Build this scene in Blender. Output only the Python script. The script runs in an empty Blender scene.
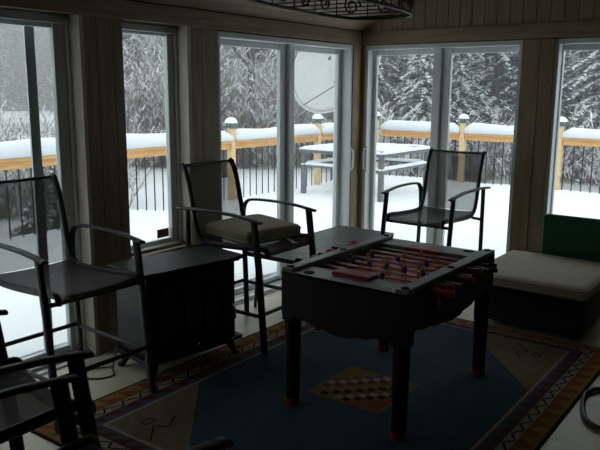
import bpy, bmesh, math, random
from mathutils import Vector, Matrix
random.seed(7)
PI = math.pi
S = bpy.context.scene
COL = S.collection
# ------------------------------------------------------------------ camera, sky, exposure
cam_d = bpy.data.cameras.new('camera'); cam = bpy.data.objects.new('camera', cam_d); COL.objects.link(cam)
FPX = 695.54; yaw, pitch, roll = 0.635592, 0.191484, 0.0070882
cam_d.sensor_width = 36; cam_d.lens = FPX / 600 * 36; cam_d.clip_end = 600; cam_d.clip_start = .05
cy, sy, cp, sp = math.cos(yaw), math.sin(yaw), math.cos(pitch), math.sin(pitch)
fw = Vector((-sy*cp, cy*cp, -sp)); rt = Vector((cy, sy, 0)); up = rt.cross(fw)
rt, up = math.cos(roll)*rt + math.sin(roll)*up, -math.sin(roll)*rt + math.cos(roll)*up
m = Matrix((rt, up, -fw)).transposed().to_4x4(); m.translation = Vector((3.42, -5.56, 1.62))
cam.matrix_world = m
S.camera = cam
S.view_settings.view_transform = 'Standard'; S.view_settings.look = 'None'
S.view_settings.gamma = 1; S.view_settings.use_curve_mapping = False
S.view_settings.exposure = 0.88
S.cycles.max_bounces = 9; S.cycles.diffuse_bounces = 5; S.cycles.glossy_bounces = 4
S.cycles.transparent_max_bounces = 24; S.cycles.use_denoising = True
S.cycles.caustics_reflective = False; S.cycles.caustics_refractive = False
w = bpy.data.worlds.new('overcast'); S.world = w; w.use_nodes = True
nt = w.node_tree; bg = nt.nodes['Background']
tc = nt.nodes.new('ShaderNodeTexCoord'); sx = nt.nodes.new('ShaderNodeSeparateXYZ'); cr = nt.nodes.new('ShaderNodeValToRGB')
nt.links.new(tc.outputs['Generated'], sx.inputs[0]); nt.links.new(sx.outputs['Z'], cr.inputs[0]); nt.links.new(cr.outputs[0], bg.inputs[0])
cr.color_ramp.elements[0].position = 0.0; cr.color_ramp.elements[0].color = (.56, .59, .62, 1)
cr.color_ramp.elements[1].position = 0.8; cr.color_ramp.elements[1].color = (.98, 1.0, 1.03, 1)
bg.inputs[1].default_value = 1.0


def portal(name, loc, rot, sx_, sy_):
    d = bpy.data.lights.new(name, 'AREA'); d.shape = 'RECTANGLE'; d.size = sx_; d.size_y = sy_
    d.cycles.is_portal = True
    o = bpy.data.objects.new(name, d); o.location = loc; o.rotation_euler = rot; COL.objects.link(o)


portal('sky_opening_a', (-.21, -3.84, 1.03), (0, -PI/2, 0), 1.95, 1.55)
portal('sky_opening_b', (-.21, -2.47, 1.28), (0, -PI/2, 0), 1.5, .62)
portal('sky_opening_c', (-.21, -1.01, 1.03), (0, -PI/2, 0), 1.95, 1.85)
portal('sky_opening_d', (.79, .19, 1.03), (-PI/2, 0, 0), 1.45, 1.95)
portal('sky_opening_e', (2.11, .19, 1.03), (-PI/2, 0, 0), .74, 1.95)


# ------------------------------------------------------------------ materials
def mat(name, col, rough=.6, metal=0, spec=.5, noise=None, bump=None, trans=0, coat=0):
    """noise=(scale, amount, (sx,sy,sz)) brightness variation; bump=(scale, strength)"""
    M = bpy.data.materials.new(name); M.use_nodes = True
    t = M.node_tree; b = t.nodes['Principled BSDF']
    b.inputs['Base Color'].default_value = (*col, 1); b.inputs['Roughness'].default_value = rough
    b.inputs['Metallic'].default_value = metal; b.inputs['Specular IOR Level'].default_value = spec
    b.inputs['Coat Weight'].default_value = coat
    if noise or bump:
        c = t.nodes.new('ShaderNodeTexCoord'); mp = t.nodes.new('ShaderNodeMapping')
        t.links.new(c.outputs['Object'], mp.inputs[0])
        if noise:
            mp.inputs['Scale'].default_value = noise[2] if len(noise) > 2 else (1, 1, 1)
            n = t.nodes.new('ShaderNodeTexNoise'); n.inputs['Scale'].default_value = noise[0]; n.inputs['Detail'].default_value = 5
            t.links.new(mp.outputs[0], n.inputs['Vector'])
            r = t.nodes.new('ShaderNodeMapRange'); r.inputs[1].default_value = .25; r.inputs[2].default_value = .75
            r.inputs[3].default_value = 1-noise[1]; r.inputs[4].default_value = 1+noise[1]
            t.links.new(n.outputs['Fac'], r.inputs[0])
            v = t.nodes.new('ShaderNodeVectorMath'); v.operation = 'SCALE'; v.inputs[0].default_value = col
            t.links.new(r.outputs[0], v.inputs['Scale']); t.links.new(v.outputs[0], b.inputs['Base Color'])
        if bump:
            n2 = t.nodes.new('ShaderNodeTexNoise'); n2.inputs['Scale'].default_value = bump[0]
            t.links.new(c.outputs['Object'], n2.inputs['Vector'])
            bp = t.nodes.new('ShaderNodeBump'); bp.inputs['Strength'].default_value = bump[1]; bp.inputs['Distance'].default_value = .01
            t.links.new(n2.outputs['Fac'], bp.inputs['Height']); t.links.new(bp.outputs[0], b.inputs['Normal'])
    if trans:
        tr = t.nodes.new('ShaderNodeBsdfTransparent'); mx = t.nodes.new('ShaderNodeMixShader'); mx.inputs[0].default_value = trans
        t.links.new(b.outputs[0], mx.inputs[1]); t.links.new(tr.outputs[0], mx.inputs[2])
        t.links.new(mx.outputs[0], t.nodes['Material Output'].inputs[0])
    return M


def glass_mat(name, tint=(.93, .97, .96), refl=.045):
    M = bpy.data.materials.new(name); M.use_nodes = True; t = M.node_tree
    t.nodes.remove(t.nodes['Principled BSDF'])
    tr = t.nodes.new('ShaderNodeBsdfTransparent'); tr.inputs[0].default_value = (*tint, 1)
    g = t.nodes.new('ShaderNodeBsdfGlossy'); g.inputs['Roughness'].default_value = .02
    lw = t.nodes.new('ShaderNodeFresnel'); lw.inputs[0].default_value = 1.25
    ge = t.nodes.new('ShaderNodeNewGeometry'); ma = t.nodes.new('ShaderNodeMath'); ma.operation = 'MULTIPLY_ADD'
    t.links.new(ge.outputs['Backfacing'], ma.inputs[0]); ma.inputs[1].default_value = .8-1.25; ma.inputs[2].default_value = 1.25
    t.links.new(ma.outputs[0], lw.inputs[0])
    mx = t.nodes.new('ShaderNodeMixShader')
    t.links.new(lw.outputs[0], mx.inputs[0]); t.links.new(tr.outputs[0], mx.inputs[1]); t.links.new(g.outputs[0], mx.inputs[2])
    t.links.new(mx.outputs[0], t.nodes['Material Output'].inputs[0])
    return M


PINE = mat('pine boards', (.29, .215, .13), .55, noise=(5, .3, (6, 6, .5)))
PINEH = mat('pine boards lengthwise', (.29, .215, .13), .55, noise=(5, .3, (.5, .5, 6)))
JAMB = mat('sky-lit jamb wood', (.55, .49, .40), .6, noise=(5, .15, (6, 6, .5)))  # pine lightened: direct sky light on the jambs put into the colour
GAP = mat('dark groove', (.03, .02, .015), .9)
VINYL = mat('white vinyl frame', (.72, .76, .77), .4, noise=(3, .05))
VIND = mat('grey vinyl screen frame', (.62, .66, .70), .5)
TRACK = mat('aluminium track', (.55, .57, .58), .35, metal=.6)
GLASS = glass_mat('window glass')
FLOOR = mat('cream vinyl floor', (.62, .57, .45), .35, noise=(9, .08))
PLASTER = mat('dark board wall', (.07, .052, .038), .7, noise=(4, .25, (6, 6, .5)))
SNOW = mat('snow', (.86, .89, .93), .85, spec=.2, bump=(18, .35))
SNOWB = mat('snow on boughs', (.84, .87, .91), .9, spec=.1)
CEDAR = mat('cedar lumber', (.70, .40, .17), .6, noise=(4, .25, (1, 1, 8)))
CEDARL = mat('pale treated lumber', (.74, .52, .29), .6, noise=(4, .2, (1, 1, 8)))
BLKMET = mat('black powder coated metal', (.018, .017, .017), .38, noise=(30, .1))
BRONZE = mat('dark bronze tube', (.030, .027, .025), .45, spec=.35, noise=(20, .15))
SLING = mat('grey brown sling mesh', (.13, .12, .11), .8, noise=(160, .2), trans=.27)
SLINGS = mat('grey brown seat sling', (.055, .05, .044), .8, noise=(160, .2), trans=.04)
IRON = mat('wrought iron', (.012, .011, .011), .45)
STOVEB = mat('black cast stove', (.008, .008, .009), .5, spec=.35, bump=(60, .1))
STOVES = mat('grey stove side', (.03, .031, .033), .6)
STOVEG = mat('dark fire glass', (.008, .009, .012), .06, spec=.8)
CABB = mat('black laminate', (.006, .006, .0065), .5, spec=.25)
RAILG = mat('grey table rail', (.19, .195, .21), .35, noise=(12, .1))
CAPB = mat('black plastic cap', (.006, .006, .006), .7, spec=.15)
RED = mat('red plastic', (.42, .015, .03), .35)
REDF = mat('red playfield', (.85, .035, .03), .35)
WHT = mat('white paint', (.75, .75, .75), .5)
BLUE = mat('blue player', (.02, .07, .42), .35)
YEL = mat('yellow player', (.62, .30, .03), .35)
SKIN = mat('player head', (.50, .33, .22), .5)
STEEL = mat('chrome rod', (.75, .75, .77), .28, metal=1)
CUSH = mat('beige cushion', (.43, .385, .32), .9, noise=(14, .1), bump=(90, .2))
CUSHO = mat('olive beige cushion', (.33, .285, .19), .9, noise=(14, .1), bump=(90, .2))
PIPE = mat('cushion piping', (.36, .33, .27), .9)
GREEN = mat('green felt', (.012, .085, .045), .9, noise=(60, .1))
BASEB = mat('black base fabric', (.016, .014, .013), .8)
SLAT = mat('dark slat metal', (.05, .05, .052), .38)
CREAM = mat('label paper', (.65, .62, .55), .7)
BRICK = mat('red brown label', (.30, .075, .055), .6, noise=(60, .3))
LAMPG = mat('verdigris lamp cap', (.12, .16, .14), .5)
DISHM = mat('dish white', (.66, .67, .65), .6, noise=(6, .05))
GREYM = mat('grey patio metal', (.13, .135, .14), .45)
BARK = mat('grey bark', (.10, .088, .08), .9, noise=(9, .35, (1, 1, .3)))
TWIG = mat('brown twigs', (.29, .235, .205), .9)
NEED = mat('spruce needles', (.21, .225, .21), .9, noise=(3, .3))
NEEDF = mat('hazed far needles', (.13, .15, .15), .9, noise=(1, .25))  # grey of the distance haze mixed into the far needle colour


# ------------------------------------------------------------------ mesh helpers
class MB:
    def __init__(s):
        s.v = []; s.f = []; s.mi = []; s.sm = []; s.m = 0; s.smooth = False

    def add(s, vs, fs, m=None, sm=None):
        o = len(s.v); s.v += [tuple(p) for p in vs]
        for f in fs:
            s.f.append([i+o for i in f]); s.mi.append(s.m if m is None else m); s.sm.append(s.smooth if sm is None else sm)
        return s

    def box(s, a, b, m=None, T=None):
        x0, y0, z0 = a; x1, y1, z1 = b
        if x0 > x1: x0, x1 = x1, x0
        if y0 > y1: y0, y1 = y1, y0
        if z0 > z1: z0, z1 = z1, z0
        vs = [(x0, y0, z0), (x1, y0, z0), (x1, y1, z0), (x0, y1, z0), (x0, y0, z1), (x1, y0, z1), (x1, y1, z1), (x0, y1, z1)]
        if T is not None: vs = [T @ Vector(p) for p in vs]
        return s.add(vs, [(0, 3, 2, 1), (4, 5, 6, 7), (0, 1, 5, 4), (1, 2, 6, 5), (2, 3, 7, 6), (3, 0, 4, 7)], m, False)

    def tube(s, pts, r, n=8, m=None, flat=None, cap=True, closed=False, smooth=True):
        """sweep; r number or list; flat=(a,b) half sizes of an elliptical section, a along the side axis, b along the other"""
        P = [Vector(p) for p in pts]; k = len(P)
        if not hasattr(r, '__len__'): r = [r]*k
        ref = None; rings = []
        for i in range(k):
            if closed: d = P[(i+1) % k]-P[i-1]
            else: d = P[min(i+1, k-1)]-P[max(i-1, 0)]
            d.normalize()
            if ref is None:
                ref = Vector((0, 1, 0)) if abs(d.y) < .9 else Vector((1, 0, 0))
            a = (ref-d*ref.dot(d)).normalized(); ref = a; b = d.cross(a)
            ring = []
            for j in range(n):
                t = 2*PI*j/n
                if flat: q = P[i]+a*(math.cos(t)*flat[0]*r[i])+b*(math.sin(t)*flat[1]*r[i])
                else: q = P[i]+(a*math.cos(t)+b*math.sin(t))*r[i]
                ring.append(q)
            rings.append(ring)
        vs = [q for R_ in rings for q in R_]; fs = []
        for i in range(k if closed else k-1):
            i2 = (i+1) % k
            for j in range(n):
                j2 = (j+1) % n
                fs.append((i*n+j, i*n+j2, i2*n+j2, i2*n+j))
        s.add(vs, fs, m, smooth)
        if cap and not closed:
            s.add(rings[0], [tuple(range(n))[::-1]], m, False); s.add(rings[-1], [tuple(range(n))], m, False)
        return s

    def prism(s, poly, axis, a, b, m=None, T=None):
        """extrude 2D polygon along axis from a to b; axis 0: poly is (y,z), 1: (x,z), 2: (x,y)"""
        n = len(poly)
        def P(p, h):
            return (h, p[0], p[1]) if axis == 0 else ((p[0], h, p[1]) if axis == 1 else (p[0], p[1], h))
        vs = [P(p, a) for p in poly]+[P(p, b) for p in poly]
        if T is not None: vs = [T @ Vector(p) for p in vs]
        fs = [tuple(range(n)), tuple(range(2*n-1, n-1, -1))]+[(i, i+n, (i+1) % n+n, (i+1) % n) for i in range(n)]
        return s.add(vs, fs, m, False)

    def blob(s, c, r, m=None, nu=8, nv=5, half=False, jit=0):
        vs = []; fs = []
        for i in range(nv+1):
            ph = (PI/2 if half else PI)*i/nv
            for j in range(nu):
                t = 2*PI*j/nu; q = 1+random.uniform(-jit, jit)
                vs.append((c[0]+r[0]*math.sin(ph)*math.cos(t)*q, c[1]+r[1]*math.sin(ph)*math.sin(t)*q, c[2]+r[2]*math.cos(ph)))
        for i in range(nv):
            for j in range(nu):
                fs.append((i*nu+j, (i+1)*nu+j, (i+1)*nu+(j+1) % nu, i*nu+(j+1) % nu))
        s.add(vs, fs, m, True)
        if half: s.add(vs[-nu:], [tuple(range(nu))[::-1]], m, False)
        return s

    def build(s, name, mats, parent=None, bevel=0, seg=2, fix=True, **tags):
        me = bpy.data.meshes.new(name); me.from_pydata(s.v, [], s.f); me.validate()
        if not isinstance(mats, (list, tuple)): mats = [mats]
        for x in mats: me.materials.append(x)
        if len(me.polygons) == len(s.f):
            me.polygons.foreach_set('material_index', s.mi); me.polygons.foreach_set('use_smooth', s.sm)
        if fix:
            bm = bmesh.new(); bm.from_mesh(me)
            bmesh.ops.recalc_face_normals(bm, faces=bm.faces); bm.to_mesh(me); bm.free()
        me.update()
        o = bpy.data.objects.new(name, me); COL.objects.link(o); o.parent = parent
        if bevel:
            b = o.modifiers.new('edge', 'BEVEL'); b.width = bevel; b.segments = seg; b.limit_method = 'ANGLE'
        tag(o, **tags)
        return o


def tag(o, label=None, cat=None, group=None, kind=None):
    if label: o['label'] = label
    if cat: o['category'] = cat
    if group: o['group'] = group
    if kind: o['kind'] = kind
    return o


def empty(name, loc=(0, 0, 0), rz=0, parent=None, **t):
    o = bpy.data.objects.new(name, None); COL.objects.link(o); o.location = loc; o.rotation_euler = (0, 0, rz)
    o.parent = parent; o.empty_display_size = .1
    return tag(o, **t)


KIDS = {}
def kids(o): return [c for c in bpy.data.objects if c.parent == o]


def copy_tree(o, parent=None, tree=None):
    if tree is None: tree = snapshot(o)
    c = o.copy(); COL.objects.link(c); c.parent = parent
    for ch, sub in tree: copy_tree(ch, c, sub)
    return c


def snapshot(o): return [(c, snapshot(c)) for c in kids(o)]


def smooth_path(P, n=6):
    P = [Vector(p) for p in P]; out = []
    for i in range(len(P)-1):
        p0 = P[max(i-1, 0)]; p1 = P[i]; p2 = P[i+1]; p3 = P[min(i+2, len(P)-1)]
        for k in range(n):
            t = k/n
            out.append(.5*((2*p1)+(p2-p0)*t+(2*p0-5*p1+4*p2-p3)*t*t+(3*p1-p0-3*p2+p3)*t**3))
    out.append(P[-1]); return out


def soft_cushion(sx_, sy_, h, crown=.03, corner=.05, n=18):
    """rounded, crowned box cushion centred on origin, bottom at z=0"""
    mb = MB(); mb.smooth = True
    def foot(u, v):
        # map unit square to rounded rectangle
        x = u*sx_/2; y = v*sy_/2
        ax, ay = abs(x), abs(y); cx, cy_ = sx_/2-corner, sy_/2-corner
        if ax > cx and ay > cy_:
            dx, dy = ax-cx, ay-cy_; d = math.hypot(dx, dy); mx = max(dx, dy)
            if d > 0: k = mx/d; dx *= k; dy *= k
            x = math.copysign(cx+dx, x); y = math.copysign(cy_+dy, y)
        return x, y
    g = [[None]*(n+1) for _ in range(n+1)]
    vs = []; fs = []
    for side in (0, 1):
        for i in range(n+1):
            for j in range(n+1):
                u = -1+2*i/n; v = -1+2*j/n
                u = math.sin(u*PI/2); v = math.sin(v*PI/2)
                x, y = foot(u, v)
                k = (1-u**2)*(1-v**2)
                e = max(abs(u), abs(v)); rnd = .018*max(0, (e-.93)/.07)**2
                z = h+crown*k**.5-rnd + .004*math.sin(9*x+3)*math.sin(7*y) if side == 0 else rnd
                vs.append((x, y, z))
    N = (n+1)**2
    for i in range(n):
        for j in range(n):
            a = i*(n+1)+j; fs.append((a, a+n+1, a+n+2, a+1)); fs.append((N+a, N+a+1, N+a+n+2, N+a+n+1))
    ring = [(i, 0) for i in range(n)]+[(n, j) for j in range(n)]+[(i, n) for i in range(n, 0, -1)]+[(0, j) for j in range(n, 0, -1)]
    idx = [i*(n+1)+j for i, j in ring]; L = len(idx)
    for k in range(L):
        a, b = idx[k], idx[(k+1) % L]
        fs.append((a, b, b+N, a+N))
    mb.add(vs, fs, 0, True)
    loop_t = [Vector(vs[i])*1.0 for i in idx]; loop_b = [Vector(vs[i+N]) for i in idx]
    return mb, loop_t, loop_b


# ------------------------------------------------------------------ room shell
WX = -.19   # outer face of the left wall
fl = MB(); fl.box((-.19, -6.9, -.12), (4.4, .17, 0))
for k in range(16):
    pass
fl.build('floor', FLOOR, kind='structure', label='cream vinyl floor of the sunroom')

def boards_x(mb, x0, x1, y, z0, z1, pitch=.105, ph=0, d=.012, side=1, ztop=None):
    """vertical boards along x facing -y"""
    x = x0; k = math.ceil((x0-ph)/pitch)
    edges = [x0]+[ph+pitch*i for i in range(k, 400) if x0+.01 < ph+pitch*i < x1-.01]+[x1]
    for a, b in zip(edges, edges[1:]):
        a2, b2 = a+.0025, b-.0025
        if ztop: mb.prism([(a2, z0), (b2, z0), (b2, ztop(b2)), (a2, ztop(a2))], 1, y, y-side*d)
        else: mb.box((a2, y, z0), (b2, y-side*d, z1))

def boards_y(mb, y0, y1, x, z0, z1, pitch=.105, ph=0, d=.012, ztop=None):
    k = math.ceil((y0-ph)/pitch)
    edges = [y0]+[ph+pitch*i for i in range(k, k+400) if y0+.01 < ph+pitch*i < y1-.01]+[y1]
    for a, b in zip(edges, edges[1:]): mb.box((x, a+.0025, z0), (x+d, b-.0025, z1))

def post_left(name, y0, y1, z0=0, z1=2.03, ph=0, pitch=.105):
    o = empty(name, kind='structure')
    c = MB(); c.box((WX, y0, z0), (-.012, y1, z1)); c.build('post_core', GAP, o)
    f = MB(); boards_y(f, y0, y1, -.012, z0, z1, pitch, ph)
    f.box((WX+.1, y0-.004, z0), (-.001, y0+.012, z1)); f.box((WX+.1, y1-.012, z0), (-.001, y1+.004, z1)); f.build('boards', PINE, o)
    return o

post_left('wall_left', -3.025, -2.735, ph=-2.80, pitch=.12)
post_left('wall_left', -2.185, -1.90, ph=-2.06, pitch=.16)
post_left('wall_left', -6.9, -4.65)
post_left('wall_left', -.13, .012)
post_left('wall_left', -2.735, -2.185, 0, .545)
h = MB(); h.box((WX, -6.9, 2.03), (-.012, .0, 2.25)); h.build('wall_left', GAP, kind='structure')
h = MB(); h.box((-.012, -6.9, 2.028), (.012, .0, 2.14)); h.build('trim_1', PINEH, bevel=.004, kind='structure', label='pine header board along the left windows')

# far wall
def slope(x): return 2.145+.52*x if x < 2.1 else 2.145+.52*(4.2-x)
o = empty('wall_back', kind='structure')
c = MB(); c.prism([(-.19, 2.02), (4.4, 2.02), (4.4, 2.06), (2.1, 3.28), (-.19, 2.06)], 1, .17, .012); c.build('gable_core', GAP, o)
f = MB(); boards_x(f, 0, 4.2, .012, 2.13, 0, ph=.519, ztop=slope); f.build('gable_boards', PINE, o)
h = MB(); h.box((0, 0, 2.026), (4.2, -.014, 2.14)); h.build('trim_2', PINEH, bevel=.004, kind='structure')
def post_back(x0, x1, ph=0, pitch=.105):
    o = empty('wall_back', kind='structure')
    c = MB(); c.box((x0, .17, 0), (x1, .012, 2.02)); c.build('post_core', GAP, o)
    f = MB(); boards_x(f, x0, x1, .012, 0, 2.02, pitch, ph)
    f.box((x0-.004, .10, 0), (x0+.012, .001, 2.02)); f.box((x1-.012, .10, 0), (x1+.004, .001, 2.02)); f.build('boards', PINE, o)
post_back(-.0, .03); post_back(1.48, 1.72, 1.62, .14); post_back(2.5, 4.4)
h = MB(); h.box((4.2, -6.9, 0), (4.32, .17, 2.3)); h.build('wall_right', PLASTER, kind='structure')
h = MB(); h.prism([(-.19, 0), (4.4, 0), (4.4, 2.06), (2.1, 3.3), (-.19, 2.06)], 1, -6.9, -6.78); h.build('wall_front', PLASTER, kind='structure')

# ceiling: tongue and groove boards laid lengthwise on two slopes
cl = MB()
for side in (0, 1):
    n = 22; L = 2.1
    for i in range(n):
        xa, xb = L*i/n+.003, L*(i+1)/n-.003
        za, zb = slope(xa), slope(xb)
        q = [(xa, za), (xb, zb), (xb, zb+.015), (xa, za+.015)]
        if side: q = [(4.2-x, z) for x, z in q]
        cl.prism(q, 1, -6.9, .012)
    q = [(-.2, slope(-.2)+.014), (2.1, slope(2.1)+.014), (2.1, slope(2.1)+.1), (-.2, slope(-.2)+.1)]
    if side: q = [(4.2-x, z) for x, z in q]
    cl.prism(q, 1, -6.9, .19, m=1)
cl.build('ceiling', [PINEH, GAP], kind='structure', label='sloping pine board ceiling')

# ------------------------------------------------------------------ windows and sliding doors
def glazed(name, axis, a0, a1, z0, z1, stiles, handle=None, d0=.085, frame=.035, top=.065, bottom=.075, label=None, screen=None):
    """axis 'L': in the left wall (a = y), 'B': in the far wall (a = x). stiles: list of (from, to, offset) along a"""
    def B(mb, p, q, d0, d1, zz0, zz1):
        if axis == 'L': mb.box((-d1, p, zz0), (-d0, q, zz1))
        else: mb.box((p, d0, zz0), (q, d1, zz1))
    o = empty(name, kind='structure', label=label)
    fr = MB(); d1 = .185
    B(fr, a0, a0+frame, d0, d1, z0, z1); B(fr, a1-frame, a1, d0, d1, z0, z1)
    B(fr, a0+frame, a1-frame, d0, d1, z1-.04, z1); B(fr, a0+frame, a1-frame, d0, d1, z0, z0+.03)
    fr.build('window_frame', VINYL, o, bevel=.004)
    st = MB()
    B(st, a0+frame, a1-frame, .12, .155, z1-top, z1-.04); B(st, a0+frame, a1-frame, .12, .155, z0+.03, z0+bottom)
    for p, q, off in stiles: B(st, p, q, .105+off, .145+off, z0+.03, z1-.04)
    st.build('sash', VINYL, o, bevel=.005)
    if screen:
        sc = MB(); B(sc, screen[0], screen[1], .165, .178, z0+.03, z1-.04); sc.build('screen_frame', VIND, o)
    g = MB(); B(g, a0+frame, a1-frame, .135, .137, z0+bottom-.005, z1-top+.005); g.build('glass', GLASS, o)
    tr = MB(); B(tr, a0, a1, .0, d0, z0-.002, z0+.012); B(tr, a0, a1, .055, .075, z0+.012, z0+.03)
    tr.build('track' if z0 < .1 else 'sill', TRACK if z0 < .1 else PINE, o, bevel=.003)
    if handle is not None:
        hd = MB(); a = handle; z = 1.0
        def P(d, zz): return (-d, a, zz) if axis == 'L' else (a, d, zz)
        hd.tube(smooth_path([P(d0, z+.095), P(d0-.03, z+.085), P(d0-.038, z+.05), P(d0-.038, z-.05), P(d0-.03, z-.085), P(d0, z-.095)]), .009, 8)
        B(hd, a-.016, a+.016, d0-.005, d0+.002, z-.12, z+.12)
        hd.build('handle', WHT, o, bevel=.002)
    return o

glazed('door_1', 'L', -4.65, -3.025, .0, 2.02, [(-3.135, -3.06, 0), (-4.61, -4.54, 0), (-3.95, -3.84, -.02)], screen=(-3.275, -3.215), label='sliding glass door at the left edge of the picture, nearest the camera')
glazed('window_1', 'L', -2.735, -2.185, .545, 2.02, [(-2.275, -2.22, 0), (-2.70, -2.66, 0)], bottom=.06, top=.058, label='narrow window above the black stove')
glazed('door_2', 'L', -1.90, -.13, .0, 2.02, [(-1.86, -1.79, 0), (-1.06, -.98, .0), (-.98, -.91, -.03), (-.215, -.165, 0)], handle=-.152, d0=.01, top=.085, label='sliding glass door left of the corner, satellite dish seen through it')
glazed('door_3', 'B', .03, 1.48, .0, 2.02, [(.035, .10, 0), (.68, .75, -.03), (.75, .83, 0), (1.43, 1.475, 0)], handle=.060, d0=.01, top=.085, label='sliding glass door behind the empty sling chair')
glazed('door_4', 'B', 1.72, 2.5, .0, 2.02, [(1.73, 1.765, 0), (2.42, 2.46, 0)], d0=.02, top=.085, label='glass door behind the beige cushion')
jb = MB(); jb.box((-.085, -3.04, .0), (.006, -3.015, 2.028)); jb.build('trim_3', JAMB, kind='structure', label='jamb board at the left door, coloured lighter as if sky-lit')
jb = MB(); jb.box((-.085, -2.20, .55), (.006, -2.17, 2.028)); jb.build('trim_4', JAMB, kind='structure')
lb = MB(); lb.box((-.133, -2.39, .615), (-.1305, -2.285, .675)); lb.build('window_label', BRICK, label='small red-brown label low on the narrow window above the stove', cat='sticker')

# ------------------------------------------------------------------ outdoors
def wave(x, y, s=1.0):
    return .5*math.sin(x*1.3*s+1.7)*math.cos(y*1.1*s+.4)+.3*math.sin(x*2.9*s+y*2.3*s)+.2*math.cos(y*4.1*s-x*1.7*s)

def heightfield(name, x0, x1, y0, y1, nx, ny, fz, mt, skirt=None, **t):
    mb = MB(); vs = []; fs = []
    for i in range(nx+1):
        for j in range(ny+1):
            x = x0+(x1-x0)*i/nx; y = y0+(y1-y0)*j/ny; vs.append((x, y, fz(x, y)))
    for i in range(nx):
        for j in range(ny):
            a = i*(ny+1)+j; fs.append((a, a+ny+1, a+ny+2, a+1))
    mb.add(vs, fs, 0, True)
    if skirt is not None:
        ring = [(i, 0) for i in range(nx)]+[(nx, j) for j in range(ny)]+[(i, ny) for i in range(nx, 0, -1)]+[(0, j) for j in range(ny, 0, -1)]
        idx = [i*(ny+1)+j for i, j in ring]; tv = [vs[k] for k in idx]; bv = [(p[0], p[1], skirt) for p in tv]; L = len(idx)
        mb.add(tv+bv, [(k, (k+1) % L, (k+1) % L+L, k+L) for k in range(L)]+[tuple(range(L, 2*L))], 0, False)
    return mb.build(name, mt, fix=True, **t)

DX, DY = -3.56, 6.38
def deckz(x, y):
    d = 0
    if x < WX: d = .09*math.exp(-((x-WX)/.55)**2)
    if y > .17: d = max(d, .09*math.exp(-((y-.17)/.55)**2))
    return -.01+d+.018*wave(x, y)
heightfield('deck_snow', DX-.12, WX-.005, -8, DY+.12, 26, 80, deckz, SNOW, skirt=-.35, kind='stuff', label='deep smooth snow covering the deck on the left side', cat='snow')
heightfield('deck_snow', WX-.005, 7, .175, DY+.12, 50, 44, deckz, SNOW, skirt=-.35, kind='stuff', label='deep smooth snow covering the deck beyond the far doors', cat='snow')
dk = MB(); dk.box((DX-.14, -8, -.6), (WX, DY+.14, -.35)); dk.box((WX, .17, -.6), (7, DY+.14, -.35)); dk.build('floor_deck', CEDAR, kind='structure')
def gz(x, y):
    r = math.hypot(x-3.4, y+5.5); b = math.degrees(math.atan2(-(x-3.4), y+5.5))
    k = max(0, min(1, (48-b)/6))
    return -1.35+.12*wave(x, y, .25)+k*max(0, r-32)*.10+(1-k)*max(0, r-115)*.12
heightfield('ground', -220, 90, -60, 260, 124, 128, gz, SNOW, kind='structure', label='snow covered ground and hillside')

def snow_ridge(mb, p0, p1, w, h, n=14, zr=0):
    """rounded snow loaf along a rail from p0 to p1"""
    p0 = Vector(p0); p1 = Vector(p1); d = (p1-p0); L = d.length; d.normalize(); s = Vector((-d.y, d.x, 0)); K = 9; rings = []
    for i in range(n+1):
        t = i/n; e = min(1, min(t, 1-t)*L/.10+.30)
        c = p0+d*(L*t); hh = h*e**.5*(1+.10*math.sin(t*L*2.1+p0.x)+.05*math.sin(t*L*5+1)); ww = w*(.93+.07*math.sin(t*L*3.3))
        rings.append([c+s*(ww*math.copysign(abs(math.cos(PI*k/(K-1)))**.6, math.cos(PI*k/(K-1))))+Vector((0, 0, hh*math.sin(PI*k/(K-1))**.55)) for k in range(K)])
    vs = [q for r_ in rings for q in r_]; fs = []
    for i in range(n):
        for k in range(K-1): fs.append((i*K+k, i*K+k+1, (i+1)*K+k+1, (i+1)*K+k))
        fs.append((i*K, (i+1)*K, (i+1)*K+K-1, i*K+K-1))
    fs += [tuple(range(K)), tuple(n*K+k for k in range(K-1, -1, -1))]
    mb.add(vs, fs, 0, True)

def railing(label, A, B, posts, post0=True):
    A = Vector((A[0], A[1], 0)); B = Vector((B[0], B[1], 0)); d = (B-A); L = d.length; d.normalize()
    ang = math.atan2(d.y, d.x)
    root = empty('deck_railing', (A.x, A.y, 0), ang, label=label, cat='railing')
    me = MB(); me.box((-.045, -.045, -.4), (.045, .045, 1.06))
    first = None
    for t in posts:
        if first is None:
            first = me.build('post', CEDARL, root, bevel=.004); o = first
        else:
            o = first.copy(); COL.objects.link(o)
        o.location = (t, 0, 0)
    ed = sorted(posts); ed = ([0] if ed[0] > .2 else [])+ed+([L] if L-ed[-1] > .2 else [])
    for a, b in zip(ed, ed[1:]):
        r_ = MB(); r_.box((a+.05, -.02, .755), (b-.05, .02, .845)); r_.box((a+.05, -.07, .845), (b-.05, .07, .885)); r_.build('top_rail', CEDAR, root, bevel=.003)
        r2 = MB(); r2.box((a+.05, -.02, -.13), (b-.05, .02, -.05)); r2.build('bottom_rail', CEDAR, root)
        s_ = MB(); snow_ridge(s_, (a+.055, 0, .886), (b-.055, 0, .886), .095, .165, n=max(8, int((b-a)*7))); s_.build('snow_cap', SNOWB, root)
    b_ = MB(); b_.tube([(0, 0, -.06), (0, 0, .76)], .009, 6); bal = None
    n = int(L/.15)
    for i in range(n):
        t = .075+.15*i
        if min(abs(t-q) for q in posts) < .06: continue
        if bal is None: bal = b_.build('baluster', BLKMET, root); o = bal
        else: o = bal.copy(); COL.objects.link(o)
        o.location = (t, .028, 0)
    return root
railing('snow-topped cedar deck railing seen through the left wall doors and window', (DX, -7.5), (DX, DY), [.75, 2.9, 5.1, 7.32, 9.67, 11.9, 13.88])
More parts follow.
